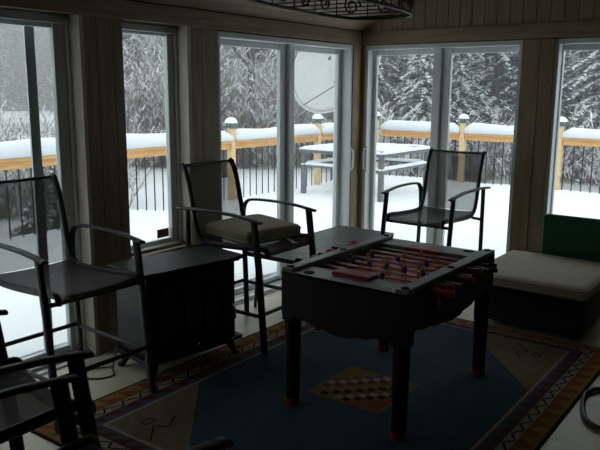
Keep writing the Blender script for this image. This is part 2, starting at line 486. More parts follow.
railing('cedar deck railing parallel to the far wall, seen behind the empty sling chair', (DX+.1, DY), (6.9, DY), [1.72, 3.44, 5.16, 6.9, 8.6, 10.2])

lampm = MB(); lampm.prism([(-.05, -.05), (.05, -.05), (.05, .05), (-.05, .05)], 2, 1.06, 1.085)
lampm.tube([(0, 0, 1.085), (0, 0, 1.10), (0, 0, 1.125), (0, 0, 1.14)], [.055, .06, .09, .095], 12)
lampr = empty('post_lamp', label='x', cat='lamp')
lampm.build('lamp_body', LAMPG, lampr)
ls = MB(); ls.blob((0, 0, 1.138), (.098, .098, .085), half=True, nu=14, nv=6); ls.build('snow_cap', SNOWB, lampr)
spots = [(DX, -1.0+.0-.0, 'snow-capped post lamp on the left railing, half hidden beyond the narrow window'),
         (DX, 2.17, 'snow-capped post lamp on the railing post in front of the two bare trunks'),
         (DX, 4.4, 'snow-capped post lamp just below the satellite dish'),
         (DX, DY, 'snow-capped post lamp on the corner post of the deck'),
         (DX+.1+1.72, DY, 'snow-capped post lamp seen above the empty sling bar chair'),
         (DX+.1+3.44, DY, 'snow-capped post lamp seen at the edge of the door behind the beige cushion'),]
spots = spots[1:]
tree_ = snapshot(lampr)
for i, (x, y, lab) in enumerate(spots):
    o = lampr if i == 0 else copy_tree(lampr, None, tree_)
    o.location = (x, y, 0); o['label'] = lab; o['group'] = 'snow capped lamps on the railing posts'

# metal patio table with snow on the deck
pt = empty('patio_table', (-2.42, 4.15, 0), 0, label='grey metal patio table on the deck, its framed top and lower shelf under snow', cat='table')
f = MB(); hx, hy, tz = .75, .78, .70
for a in (-1, 1):
    f.box((-hx, a*hy-.025, tz-.05), (hx, a*hy+.025, tz)); f.box((a*hx-.025, -hy, tz-.05), (a*hx+.025, hy, tz))
for k in (-.4, 0, .4):
    f.box((k*hx-.015, -hy, tz-.04), (k*hx+.015, hy, tz-.005)); f.box((-hx, k*hy-.015, tz-.04), (hx, k*hy+.015, tz-.005))
f.build('top_frame', GREYM, pt, bevel=.004)
leg = MB(); leg.box((-.035, -.035, -.3), (.035, .035, tz-.05))
l0 = None
for a in (-1, 1):
    for b in (-1, 1):
        if l0 is None: l0 = leg.build('leg', GREYM, pt, bevel=.004); o = l0
        else: o = l0.copy(); COL.objects.link(o)
        o.location = (a*(hx-.04), b*(hy-.04), 0)
f = MB()
for a in (-1, 1):
    f.box((-hx, a*(hy-.04)-.02, .42), (hx, a*(hy-.04)+.02, .455)); f.box((a*(hx-.04)-.02, -hy+.04, .42), (a*(hx-.04)+.02, hy-.04, .455))
f.build('lower_frame', GREYM, pt, bevel=.003)
s_ = MB()
for a in (-1, 1):
    snow_ridge(s_, (-hx, a*hy, tz), (hx, a*hy, tz), .04, .04, 10); snow_ridge(s_, (a*hx, -hy, tz), (a*hx, hy, tz), .04, .04, 10)
for k in (-.4, 0, .4):
    snow_ridge(s_, (k*hx, -hy, tz), (k*hx, hy, tz), .085, .035, 12); snow_ridge(s_, (-hx, k*hy, tz), (hx, k*hy, tz), .085, .035, 12)
s_.build('snow_layer', SNOWB, pt)
s_ = MB()
for a in (-1, 1):
    snow_ridge(s_, (-hx, a*(hy-.04), .455), (hx, a*(hy-.04), .455), .03, .045, 10); snow_ridge(s_, (a*(hx-.04), -hy, .455), (a*(hx-.04), hy, .455), .03, .045, 10)
s_.build('snow_layer', SNOWB, pt)

# satellite dish
dp = Vector((-4.223, 6.006, 2.105)); side_v = Vector((0.804, 0.595, 0.007)); rise_v = Vector((-0.119, 0.149, 0.982)); back_v = Vector((-0.583, 0.790, -0.190))
dd = empty('satellite_dish', (dp.x, dp.y, -1.35), 0, label='large white satellite dish on a pole beyond the deck railing', cat='satellite dish')
dishR = 1.05
axis = Vector((.84, -.24, -.46)).normalized()
cz = Vector((0, 0, dp.z+1.35))
q = axis.to_track_quat('Z', 'Y').to_matrix().to_4x4(); q.translation = cz
db = MB(); nu, nv = 48, 10
vs = []; fs = []
for sgn in (0, 1):
    for i in range(nv+1):
        r_ = dishR*i/nv
        for j in range(nu):
            t = 2*PI*j/nu; vs.append(q @ Vector((r_*math.cos(t), r_*math.sin(t), .32*(r_/dishR)**2-.32-.02*sgn)))
N = (nv+1)*nu
for i in range(nv):
    for j in range(nu):
        a, b, c2, d2 = i*nu+j, (i+1)*nu+j, (i+1)*nu+(j+1) % nu, i*nu+(j+1) % nu
        fs.append((a, b, c2, d2)); fs.append((N+a, N+d2, N+c2, N+b))
for j in range(nu): a = nv*nu+j; b = nv*nu+(j+1) % nu; fs.append((a, b, b+N, a+N))
db.add(vs, fs, 0, True); db.build('reflector', DISHM, dd)
rm = MB(); rm.tube([q @ Vector((dishR*math.cos(2*PI*j/48), dishR*math.sin(2*PI*j/48), 0)) for j in range(48)], .018, 6, closed=True); rm.build('rim', DISHM, dd)
fd = MB(); fp = q @ Vector((.0, 0, .45))
hp = cz+side_v*-.10-rise_v*.46-back_v*.48; fd.tube([hp, hp+side_v*.16+rise_v*.03], .05, 10); fd.build('feed_horn', BLKMET, dd)
sr = MB()
rimp = [q @ Vector((.97*dishR*math.cos(2*PI*k/60), .97*dishR*math.sin(2*PI*k/60), -.02)) for k in range(60)]
for dv, rr_s in ((side_v, .022), (-side_v*.6-rise_v, .010), (rise_v, .010)): sr.tube([hp+side_v*.08, max(rimp, key=lambda v: v.dot(dv))], rr_s, 6)
sr.build('feed_strut', GREYM, dd)
pb = Vector((-.70, .98, 0)); pl = MB(); pl.tube([pb+Vector((0, 0, -.2)), pb+Vector((0, 0, cz.z+.1))], .06, 12); pl.tube([pb+Vector((0, 0, cz.z)), cz-axis*.33], .05, 8); pl.build('pole', GREYM, dd)

# snowfall haze in the air beyond the deck
HZ = bpy.data.materials.new('snowfall haze'); HZ.use_nodes = True; t_ = HZ.node_tree; t_.nodes.remove(t_.nodes['Principled BSDF'])
vs_ = t_.nodes.new('ShaderNodeVolumeScatter'); vs_.inputs['Color'].default_value = (.95, .97, 1, 1); vs_.inputs['Density'].default_value = .011; vs_.inputs['Anisotropy'].default_value = .0
t_.links.new(vs_.outputs[0], t_.nodes['Material Output'].inputs['Volume'])
hz = MB(); hz.prism([(-4.2, -25), (-4.2, 7.2), (16, 7.2), (16, 200), (-210, 200), (-210, -25)], 2, -3, 16)
hz.build('snow_haze', HZ, kind='stuff', label='thin snowfall haze in the air beyond the deck', cat='haze')

# ------------------------------------------------------------------ trees
def spruce(seed, H=13, R=2.4, needle=NEED, step=.30, nb=6, twl=.30, snow=1.0, lo=.5, wide=1.0):
    rnd = random.Random(seed)
    T, N_, W = MB(), MB(), MB()
    T.tube([(0, 0, -.4), (rnd.uniform(-.05, .05), 0, H*.5), (0, 0, H)], [.17, .10, .02], 7)
    z = lo
    while z < H-.2:
        f = 1-z/H; rl = R*(f**.75)*rnd.uniform(.8, 1.1)
        k = nb if f > .2 else 4
        a0 = rnd.uniform(0, 6.28)
        for b in range(k):
            a = a0+6.283*b/k+rnd.uniform(-.35, .35); L = rl*rnd.uniform(.65, 1.15); zz = z+rnd.uniform(-.15, .15)
            ca, sa = math.cos(a), math.sin(a)
            def P(t): return Vector((ca*L*t, sa*L*t, zz+.10*L*t-.42*L*t*t))
            N_.tube([P(0), P(.5), P(1)], [.02, .014, .004], 3, cap=False)
            n = max(4, int(L*7*wide))
            for i in range(n):
                t = .15+.85*(i+rnd.random())/n; p = P(t)
                for sd in (-1, 1):
                    l = twl*(1.25-t)*rnd.uniform(.6, 1.5)+.06
                    dv = Vector((ca*.55-sa*sd*.85, sa*.55+ca*sd*.85, rnd.uniform(-.55, .0))).normalized()*l
                    wv = Vector((ca, sa, rnd.uniform(-.6, .2)))*(.045+.02*rnd.random())
                    N_.add([p-wv, p+wv, p+dv+wv*.3, p+dv-wv*.3], [(0, 1, 2, 3)], 0, False)
                    hang = Vector((rnd.uniform(-.05, .05), rnd.uniform(-.05, .05), -rnd.uniform(.05, .16)))
                    N_.add([p+dv*.3, p+dv*.8, p+dv*.55+hang], [(0, 1, 2)], 0, False)
                    if rnd.random() < .55*snow:
                        u = Vector((0, 0, .022)); wv2 = wv*1.2
                        e = p+dv*rnd.uniform(.5, 1.0)
                        W.add([p-wv2+u*.2, p+wv2+u*.2, e+wv2*.5, e-wv2*.5, (p+e)*.5+u*2], [(0, 1, 4), (1, 2, 4), (2, 3, 4), (3, 0, 4)], 0, True)
                if rnd.random() < .5*snow:
                    s1 = rnd.uniform(.05, .11); W.blob((p.x, p.y, p.z+.02), (s1*1.3, s1*1.3, s1*.45), nu=5, nv=2)
        z += step*rnd.uniform(.8, 1.2)*(.6+.6*f)
    return T, N_, W

def bare(seed, H=6, thick=.05, depth=4, snow=.5, nmain=1, spread=.5, t0=.12, nb0=9):
    rnd = random.Random(seed); B_, W = MB(), MB()
    def grow(p, d, L, r, lev):
        n = 3; pts = [p]; dd_ = d.copy()
        for i in range(n):
            dd_ = (dd_+Vector((rnd.uniform(-.16, .16), rnd.uniform(-.16, .16), rnd.uniform(-.03, .10)))).normalized()
            pts.append(pts[-1]+dd_*L/n)
        B_.tube(pts, [r*(1-.45*i/n) for i in range(n+1)], 3 if lev else 6, cap=False)
        if rnd.random() < snow and lev:
            for i in range(n):
                a, b = pts[i], pts[i+1]; hv = (b-a); sd = Vector((-hv.y, hv.x, 0))
                if abs(hv.normalized().z) > .85: continue
                if sd.length > 1e-4: sd.normalize()
                k = r+.010
                W.add([a+sd*k+Vector((0, 0, r*.3)), a-sd*k+Vector((0, 0, r*.3)), b-sd*k*.8+Vector((0, 0, r*.3)), b+sd*k*.8+Vector((0, 0, r*.3)), (a+b)*.5+Vector((0, 0, r+.03))], [(0, 1, 4), (1, 2, 4), (2, 3, 4), (3, 0, 4)], 0, True)
        if lev >= depth: return
        for i in range(rnd.choice((3, 4, 5)) if lev else nb0):
            t = rnd.uniform(.25, 1) if lev else rnd.uniform(t0, 1)
            q_ = pts[min(n-1, int(t*n))].lerp(pts[min(n, int(t*n)+1)], t*n % 1)
            a = rnd.uniform(0, 6.28); nd = (dd_*.7+Vector((math.cos(a), math.sin(a), rnd.uniform(.0, .4)))*spread*1.5).normalized()
            grow(q_, nd, L*rnd.uniform(.35, .6) if lev else L*rnd.uniform(.18, .38), r*.5, lev+1)
    for k in range(nmain):
        a = rnd.uniform(0, 6.28); s = rnd.uniform(0, .4) if nmain > 1 else 0.03
        grow(Vector((math.cos(a)*s*1.2, math.sin(a)*s*1.2, -.3)), Vector((math.cos(a)*s, math.sin(a)*s, 1)).normalized(), H*rnd.uniform(.7, 1), thick, 0)
    return B_, W

def make_spruce(name, seed, needle=NEED, **k):
    T, N_, W = spruce(seed, **k); r_ = empty(name)
    T.build('trunk', BARK, r_, fix=False); N_.build('foliage', needle, r_, fix=False); W.build('branch_snow', SNOWB, r_, fix=False)
    return r_
def make_bare(name, seed, mt=TWIG, **k):
    B_, W = bare(seed, **k); r_ = empty(name)
    B_.build('branches', mt, r_, fix=False); W.build('branch_snow', SNOWB, r_, fix=False)
    return r_

def where(bearing, dist):
    b = math.radians(bearing); x = 3.42-math.sin(b)*dist; y = -5.56+math.cos(b)*dist
    return x, y, gz(x, y)
PROT = {}
def plant(key, protos, bearing, dist, scale, label, cat, group):
    i = random.randrange(len(protos)); p = protos[i]
    if p.name in PROT: o = copy_tree(p, None, PROT[p.name])
    else: PROT[p.name] = snapshot(p); o = p
    o.location = where(bearing, dist); o.rotation_euler = (0, 0, random.uniform(0, 6.28)); o.scale = (scale,)*3
    tag(o, label, cat, group)
    return o

SP = [make_spruce('spruce_tree', s, H=13, R=2.7, snow=1.35, nb=6, twl=.24) for s in (1, 2, 3, 4)]
FAR = [make_spruce('spruce_tree', s, needle=NEEDF, H=15, R=3.0, step=.5, nb=6, twl=.55, snow=1.2, wide=.6) for s in (11, 12)]
SAP = [make_bare('bare_sapling', s, H=7, thick=.032, snow=.8, spread=.32) for s in (21, 22, 23)]
BR = [make_bare('bare_shrub', s, H=2.6, thick=.013, nmain=11, depth=3, snow=.3, spread=.38) for s in (31, 32, 33)]
TALL = [make_bare('bare_tree', s, BARK, H=14, thick=.19, depth=2, snow=.7, spread=.6, t0=.42, nb0=12) for s in (41, 42)]

# near spruces with readable boughs behind the far railing
for i, (b, d, s) in enumerate([(20.99, 27, 1.0), (22.68, 33, 0.9), (19.47, 30, 0.95), (23.86, 25, 0.55), (17.68, 27, 0.9), (14.85, 31, 1.0), (13.23, 25, 0.8), (11.58, 30, 0.9), (27.59, 27, 0.9), (25.83, 32, 1.0), (29.05, 31, 1.0), (30.51, 26, 0.7), (26.47, 24, 0.6), (10.04, 28, 1), (8.41, 34, 1), (6.52, 30, 1), (15.92, 36, 1), (32.31, 33, 1)]):
    plant('s', SP, b, d, s, 'snow-laden spruce in the first row of trees beyond the far railing', 'tree', 'spruces beyond the far railing')
o = plant('s', SP, 50.39, 33, 1.2, 'snow-dusted spruce filling the upper left of the narrow window above the stove', 'tree', 'spruces beyond the left railing')
o = plant('s', SP, 39.55, 34, .9, 'spruce with green boughs showing high behind the brush, right of the two bare trunks', 'tree', 'spruces beyond the left railing')
for i, (b, d) in enumerate([(42.33, 24), (41.15, 27)]):
    plant('t', TALL, b, d, .95 if i else 1.15, ['thicker bare trunk directly above the post lamp left of the dish', 'thinner bare trunk standing right of the thicker one, left of the dish'][i], 'tree', 'bare trunks left of the dish')
rr = random.Random(5)
for row, (d, n) in enumerate([(38, 20), (45, 22), (54, 24)]):
    for i in range(n):
        b = 4+(44-4)*(i+rr.random())/n
        plant('s', SP, b, d+rr.uniform(-3, 3), rr.uniform(.8, 1.15), 'snow-dusted spruce deep in the forest beyond the deck', 'tree', 'spruces deep in the forest')
for i in range(46):
    b = 5+(52-5)*(i+rr.random())/46
    plant('p', SAP, b, rr.uniform(30, 38) if b > 33 else rr.uniform(24, 32), rr.uniform(.7, 1.1), 'thin bare sapling with snow on its twigs among the spruces', 'tree', 'bare saplings beyond the railing')
for i in range(90):
    b = 33+(52-33)*(i+rr.random())/90
    plant('b', BR, b, rr.uniform(27, 35), rr.uniform(1.2, 1.9), 'brown leafless brush thicket beyond the left railing', 'shrub', 'brown brush beyond the left railing')
for i in range(36):
    b = 6+(33-6)*(i+rr.random())/36
    plant('b', BR, b, rr.uniform(21, 30), rr.uniform(.7, 1.1), 'brown leafless brush at the forest edge beyond the far railing', 'shrub', 'brown brush beyond the far railing')
for i in range(34):
    b = 51+(66-51)*(i+rr.random())/34
    plant('b', BR, b, rr.uniform(17, 25), rr.uniform(.7, 1.0), 'low brown brush at the edge of the snowfield beyond the left door', 'shrub', 'low brush at the snowfield')
for row, (d, n) in enumerate([(104, 26), (112, 26), (122, 26)]):
    for i in range(n):
        b = 43+(68-43)*(i+rr.random())/n
        plant('f', FAR, b, d+rr.uniform(-3, 3), rr.uniform(.9, 1.3), 'pale hazed spruce in the tree line across the snowfield', 'tree', 'tree line across the snowfield')
for p_ in SP+FAR+SAP+BR+TALL:      # prototypes that were never planted
    if p_.name not in PROT:
        for c_ in snapshot(p_): bpy.data.objects.remove(c_[0])
        bpy.data.objects.remove(p_)
# dark juniper close to the railing
ju = plant('j', [make_spruce('juniper_shrub', 77, H=1.7, R=1.3, lo=.1, step=.10, nb=8, twl=.16, snow=.12)], 56.19, 15, .85, 'dark evergreen shrub just outside the railing, seen through the balusters of the left door', 'shrub', None)

# ------------------------------------------------------------------ rug
rug = MB(); X0, X1, Y0, Y1 = .52, 2.56, -3.84, -1.0
RC = [('rug dark edge', (.02, .016, .018)), ('rug rust', (.36, .10, .035)), ('rug gold', (.42, .25, .06)), ('rug cream', (.47, .42, .31)),
      ('rug ink', (.012, .012, .016)), ('rug slate blue', (.10, .13, .19)), ('rug crimson', (.20, .035, .04)), ('rug tan', (.30, .215, .14)),
      ('rug field blue', (.068, .115, .165)), ('rug plum', (.12, .055, .09)), ('rug olive', (.27, .20, .06))]
RM = [mat(n, tuple(q*.58 for q in c), .95, spec=.1, noise=(25, .16), bump=(250, .3)) for n, c in RC]
EDGE, RUST, GOLD, CRM, INK, SLB, CRIM, TAN, FBLUE, PLUM, OLV = range(11)
rug.box((X0, Y0, .0), (X1, Y1, .008), EDGE)
def flat(poly, lev, m): rug.add([(x, y, .008+lev*.0005) for x, y in poly], [tuple(range(len(poly)))], m, False)
def rect(x0, y0, x1, y1, lev, m): flat([(x0, y0), (x1, y0), (x1, y1), (x0, y1)], lev, m)
def band(o, lev, m): rect(X0+o, Y0+o, X1-o, Y1-o, lev, m)
OX = .28; OR = .25; OF = .205; ON = .26
def frame_rect(t, lev, m):   # t 0..1 from the outer edge to the inner field
    rect(X0+OX*t, Y0+ON*t, X1-OR*t, Y1-OF*t, lev, m)
frame_rect(.05, 1, RUST); frame_rect(.42, 2, CRM); frame_rect(.64, 3, SLB); frame_rect(.93, 4, CRM); frame_rect(1.0, 5, TAN)
def side_pts(t, s):
    xa, xb, ya, yb = X0+OX*t, X1-OR*t, Y0+ON*t, Y1-OF*t
    return [((xa, ya), (xa, yb)), ((xa, yb), (xb, yb)), ((xb, yb), (xb, ya)), ((xb, ya), (xa, ya))][s]
def lerp(a, b, t): return (a[0]+(b[0]-a[0])*t, a[1]+(b[1]-a[1])*t)
for s in range(4):
    n = 22 if s % 2 == 0 else 16
    def tri(ta, tb, m, lev, off=0.):
        A, B = side_pts(ta, s); C_, D_ = side_pts(tb, s)
        for i in range(n):
            flat([lerp(A, B, (i+off)/n), lerp(A, B, (i+1+off)/n), lerp(C_, D_, (i+.5+off)/n)], lev, m)
    tri(.06, .40, GOLD, 2.5); tri(.65, .92, CRIM, 4.5)
    A, B = side_pts(.45, s); C_, D_ = side_pts(.61, s); hw = .0055
    for i in range(2*n):   # black zigzag line
        p = lerp(A, B, i/(2*n)) if i % 2 == 0 else lerp(C_, D_, i/(2*n)); q_ = lerp(A, B, (i+1)/(2*n)) if i % 2 else lerp(C_, D_, (i+1)/(2*n))
        dx, dy = q_[0]-p[0], q_[1]-p[1]; l = math.hypot(dx, dy); ux, uy = -dy/l*hw, dx/l*hw
        flat([(p[0]-ux, p[1]-uy), (q_[0]-ux, q_[1]-uy), (q_[0]+ux, q_[1]+uy), (p[0]+ux, p[1]+uy)], 3.5+.05*(i % 2), INK)
ix0, ix1, iy0, iy1 = X0+OX, X1-OR, Y0+ON, Y1-OF
flat([(ix0, -2.95), (1.35, iy0), (1.78, iy0), (ix1, -2.95), (ix1, -1.93), (1.66, iy1), (1.45, iy1), (ix0, -1.92)], 6, FBLUE)
# checked medallion
mx0, my0, mw = 1.35, -2.68, .45
rect(mx0, my0, mx0+mw, my0+mw, 7, OLV); rect(mx0+.015, my0+.015, mx0+mw-.015, my0+mw-.015, 7.4, RUST)
K = 9; c_ = (mw-.04)/K; pal = {0: OLV, 1: CRM, 2: CRIM, 3: OLV, 4: OLV, 5: INK, 6: RUST, 7: CRM}
for i in range(K):
    for j in range(K):
        d = (j-i)+K
        cc = {K-5: RUST, K-4: INK, K-3: CRM, K-2: RUST, K-1: INK, K: OLV, K+1: OLV, K+2: CRIM, K+3: CRM, K+4: SLB}.get(d, RUST if d < K else OLV)
        rect(mx0+.02+i*c_+.002, my0+.02+j*c_+.002, mx0+.02+(i+1)*c_-.002, my0+.02+(j+1)*c_-.002, 8, cc)
# small hooked motifs in the tan corners
def stroke(P, wd=.007, lev=6.5, m=INK):
    for a, b in zip(P, P[1:]):
        dx, dy = b[0]-a[0], b[1]-a[1]; l = math.hypot(dx, dy); ux, uy = -dy/l*wd/2, dx/l*wd/2
        flat([(a[0]-ux, a[1]-uy), (b[0]-ux, b[1]-uy), (b[0]+ux, b[1]+uy), (a[0]+ux, a[1]+uy)], lev, m)
for fx, fy in ((1, 1), (-1, 1), (1, -1), (-1, -1)):
    def Q(x, y): return (1.555+fx*(x), -2.41+fy*(y))
    stroke([Q(-.56, -.91), Q(-.50, -1.0), Q(-.56, -1.05), Q(-.46, -1.16)]); stroke([Q(-.64, -1.0), Q(-.60, -1.0), Q(-.60, -1.06), Q(-.64, -1.06), Q(-.64, -1.0)])
rug.build('rug', RM, fix=False, label='blue kilim rug with zigzag border and checked medallion under the game table', cat='rug')

# ------------------------------------------------------------------ sling bar chairs
def make_chair():
    r_ = empty('sling_bar_chair')
    SW = .235
    prof = [(.33, .618), (.325, .645), (.29, .662), (.10, .648), (-.12, .640), (-.215, .655), (-.265, .72), (-.30, .88), (-.335, 1.03), (-.37, 1.115), (-.392, 1.128)]
    pp = smooth_path([(x, 0, z) for x, z in prof], 5)
    seat_n = 5*5+2
    for sd in (1, -1):
        fr = MB(); fr.tube([(p.x, sd*SW, p.z) for p in pp], 1, 10, flat=(.014, .020)); fr.build('side_frame', BRONZE, r_)
    st = MB(); vs = []; fs = []; M_ = 8
    def sling(i0, i1, name, mt, sag):
        mb = MB(); vs = []; fs = []
        k = i1-i0+1
        for i in range(i0, i1+1):
            p = pp[i]; dirv = (pp[min(i+1, len(pp)-1)]-pp[max(i-1, 0)]).normalized(); nrm = Vector((dirv.z, 0, -dirv.x))
            for j in range(M_+1):
                v = -1+2*j/M_; off = nrm*(-sag*(1-v*v))
                if nrm.z > 0: off = -off if False else nrm*(-sag*(1-v*v))
                vs.append((p.x+off.x*-1 if False else p.x-abs(off.x)*1.0, v*(SW-.004), p.z-abs(off.z)))
        for i in range(k-1):
            for j in range(M_): a = i*(M_+1)+j; fs.append((a, a+1, a+M_+2, a+M_+1))
        mb.add(vs, fs, 0, True); return mb.build(name, mt, r_)
    sling(0, 27, 'seat', SLINGS, .02); sling(27, len(pp)-1, 'backrest', SLING, .012)
    tp = MB(); tp.tube([(-.390, -SW, 1.126), (-.396, 0, 1.122), (-.390, SW, 1.126)], .010, 8); tp.build('top_rail', BRONZE, r_)
    for sd in (1, -1):
        W_ = .285*sd
        rear = [(-.305, W_*.97, .70), (-.30, W_*.98, .79), (-.272, W_, .842), (-.20, W_, .858)] if sd > 0 else [(-.385, W_*1.0, .852), (-.30, W_, .858), (-.20, W_, .862)]
        am = MB(); am.tube(smooth_path(rear+[(-.05, W_*1.01, .862), (.10, W_*1.01, .858), (.22, W_, .846), (.315, W_, .832)], 4), 1, 10, flat=(.022, .010)); am.build('armrest', BRONZE, r_, fix=True)
        lg = MB(); lg.tube([(.262, W_, .845), (.30, W_, .55), (.325, W_, .24), (.348, W_*1.01, .0)], 1, 10, flat=(.016, .026)); lg.build('leg', BRONZE, r_)
        lg = MB(); lg.tube([(-.305, W_*.97, .72 if sd > 0 else .852), (-.30, W_*.985, .5), (-.292, W_, .24), (-.29, W_*1.01, .0)], 1, 10, flat=(.015, .022)); lg.build('leg', BRONZE, r_)
        rg = MB(); rg.tube([(-.292, W_, .245), (.325, W_, .245)], 1, 8, flat=(.010, .013)); rg.build('footrest_bar', BRONZE, r_)
        bk = MB(); bk.tube([(.285, W_, .615), (.285, SW*sd*.9, .612)], .012, 8); bk.build('seat_bracket', BRONZE, r_); bk = MB(); bk.tube([(-.295, W_, .60), (-.20, SW*sd, .625)], .012, 8); bk.build('seat_bracket', BRONZE, r_)
    rg = MB(); rg.tube([(.328, -.285, .26), (.328, .285, .26)], 1, 8, flat=(.010, .013)); rg.build('footrest_bar', BRONZE, r_)
    rg = MB(); rg.tube([(-.292, -.285, .26), (-.292, .285, .26)], 1, 8, flat=(.010, .013)); rg.build('footrest_bar', BRONZE, r_)
    rg = MB(); rg.tube([(.285, -.235, .612), (.285, .235, .612)], .011, 8); rg.build('seat_cross_bar', BRONZE, r_)
    return r_

ch = make_chair(); ctree = snapshot(ch)
R = math.radians
for i, (x, y, a, lab) in enumerate([
    (.33, -3.47, -1.2, 'sling bar chair standing by the left glass door, beside the black stove'),
    (.48, -2.12, .3, 'sling bar chair with a loose cushion on its seat'),
    (1.03, -.52, -90.9, 'empty sling bar chair at the far glass door, facing the game table'),
    (1.43, -4.625, 83.5, 'sling bar chair cut off by the bottom left corner, its seat in view'),
    (2.14, -4.80, 89, 'sling bar chair mostly below the picture, only armrests and seat edge showing')]):
    o = ch if i == 0 else copy_tree(ch, None, ctree)
    o.location = (x, y, .0085 if x > .6 and y < -1.2 else .001); o.rotation_euler = (0, 0, R(a)); tag(o, lab, 'chair', 'sling bar chairs')
    if i == 2: o.scale = (1, -1, 1)

mb, lt, lb_ = soft_cushion(.45, .47, .082, .012, .03)
cu = mb.build('seat_cushion', CUSHO, label='olive beige cushion on the sling bar chair between stove and game table', cat='cushion')
cu.location = (.475, -2.09, .668); cu.rotation_euler = (R(0), R(1.5), R(-9))
pp_ = MB(); pp_.tube(lt, .005, 6, closed=True); pp_.build('piping', PIPE, cu); pp_ = MB(); pp_.tube(lb_, .005, 6, closed=True); pp_.build('piping', PIPE, cu)
tg = MB(); tg.tube(smooth_path([(.22, .10, .004), (.28, .09, -.004), (.32, .06, .001), (.35, .065, .004)]), 1, 6, flat=(.016, .002)); tg.build('tie_strap', CREAM, cu, label='pale cloth tie strap')

# ------------------------------------------------------------------ slatted side table
stb = empty('slatted_table', (.39, -1.13, 0), label='low dark slatted metal table between the cushioned chair, the corner and the game table', cat='table')
a, b, z = .27, .64, .45
f = MB()
for sd in (-1, 1):
    f.box((sd*a-.02*sd, -b, z-.035), (sd*a, b, z)); f.box((-a+.02, sd*b-.02*sd, z-.035), (a-.02, sd*b, z))
f.build('table_frame', SLAT, stb, bevel=.004)
s_ = MB(); n = 13; wd = (2*a-.04)/n
for i in range(n): s_.box((-a+.02+i*wd+.004, -b+.02, z-.018), (-a+.02+(i+1)*wd-.004, b-.02, z-.003))
for yy in (-.4, 0, .4): s_.box((-a+.02, yy-.015, z-.03), (a-.02, yy+.015, z-.019))
s_.build('table_top', SLAT, stb)
for sx_ in (-1, 1):
    for sy_ in (-1, 1):
        l = MB(); l.tube(smooth_path([(sx_*(a-.07), sy_*(b-.10), z-.03), (sx_*(a-.035), sy_*(b-.10), z-.10), (sx_*(a-.03), sy_*(b-.10), .2), (sx_*(a-.02), sy_*(b-.09), 0)], 5), .013, 8); l.build('leg', SLAT, stb)
s_ = MB(); s_.tube([(-a+.035, -b+.1, .16), (-a+.035, b-.1, .16)], .008, 6); s_.tube([(a-.035, -b+.1, .16), (a-.035, b-.1, .16)], .008, 6); s_.build('stretcher', SLAT, stb)

# ------------------------------------------------------------------ electric stove
sv = empty('electric_stove', (.45, -2.765, 0), R(-8.5), label='black freestanding electric stove with arched glass door, below the narrow window', cat='stove')
hw, d0, d1 = .315, -.17, .17   # half width along local y, depth along local x (front = +x)
bd = MB(); bd.box((d0, -hw, .12), (d1-.012, hw, .60)); bd.build('body', STOVEB, sv, bevel=.008)
for s in (-1, 1): sp_ = MB(); sp_.box((d0+.02, s*hw, .15), (d1-.05, s*(hw+.006), .57)); sp_.build('side_panel', STOVES, sv, bevel=.003)
def plate(name, ex, z0, z1):
    t = MB(); poly = []
    X_, Y_ = d1+ex, hw+ex
    fr = [(X_, -Y_+.05), (X_+.003, -Y_+.07), (X_+.010, -Y_+.10), (X_+.010, Y_-.10), (X_+.003, Y_-.07), (X_, Y_-.05)]
    poly = [(d0-.005, -Y_), (X_-.012, -Y_), (X_-.002, -Y_+.010)]+fr+[(X_-.002, Y_-.010), (X_-.012, Y_), (d0-.005, Y_)]
    t.prism(poly, 2, z0, z1); t.build(name, STOVEB, sv, bevel=.005, seg=3)
plate('top_plate', .042, .607, .628); plate('cornice', .022, .592, .607); plate('base_plate', .03, .095, .12)
dr = MB()
def arch(w_, z0, z1, zs, n=10):
    return [(-w_, z0), (w_, z0), (w_, zs)]+[(w_*math.cos(PI*k/n), zs+(z1-zs)*math.sin(PI*k/n)) for k in range(1, n)]+[(-w_, zs)]
outer = arch(.25, .165, .565, .46); inner = arch(.21, .205, .525, .44)
n = len(outer); vs = [(d1-.012, p[0], p[1]) for p in outer]+[(d1-.012, p[0], p[1]) for p in inner]+[(d1+.008, p[0], p[1]) for p in outer]+[(d1+.008, p[0], p[1]) for p in inner]
fs = []
for i in range(n):
    j = (i+1) % n
    fs += [(i, j, j+2*n, i+2*n), (i+2*n, j+2*n, j+3*n, i+3*n), (i+n, i+3*n, j+3*n, j+n), (i, i+n, j+n, j)]
dr.add(vs, fs, 0, False); door = dr.build('door', STOVEB, sv, bevel=.003)
g = MB(); g.prism(inner, 0, d1-.014, d1-.006); g.build('glass', STOVEG, door)
g = MB()
for yy in (-.07, .07): g.box((d1-.006, yy-.004, .205), (d1+.004, yy+.004, .515))
g.box((d1-.006, -.21, .40), (d1+.004, .21, .408)); g.build('door_bars', STOVEB, door)
k_ = MB(); k_.blob((d1+.022, -.0, .145), (.014, .014, .014)); k_.tube([(d1-.01, 0, .145), (d1+.015, 0, .145)], .005, 6); k_.build('knob', STEEL, sv)
k_ = MB(); k_.tube([(d1+.02, .265, .33), (d1+.035, .275, .30), (d1+.035, .275, .24)], .007, 6); k_.tube([(d1-.01, .265, .33), (d1+.02, .265, .33)], .006, 6); k_.build('handle', STEEL, sv)
for sx_ in (-1, 1):
    for sy_ in (-1, 1):
        cx = d0+.05 if sx_ < 0 else d1-.03
        l = MB(); l.tube(smooth_path([(cx, sy_*(hw-.05), .10), (cx+sx_*.012, sy_*(hw-.035), .06), (cx+sx_*.03, sy_*(hw-.015), .01), (cx+sx_*.05, sy_*(hw+.0), .006)], 4), [.028]*3+[.024]*3+[.018]*4+[.014]*3, 8); l.build('leg', STOVEB, sv)
sv.location.z = .009
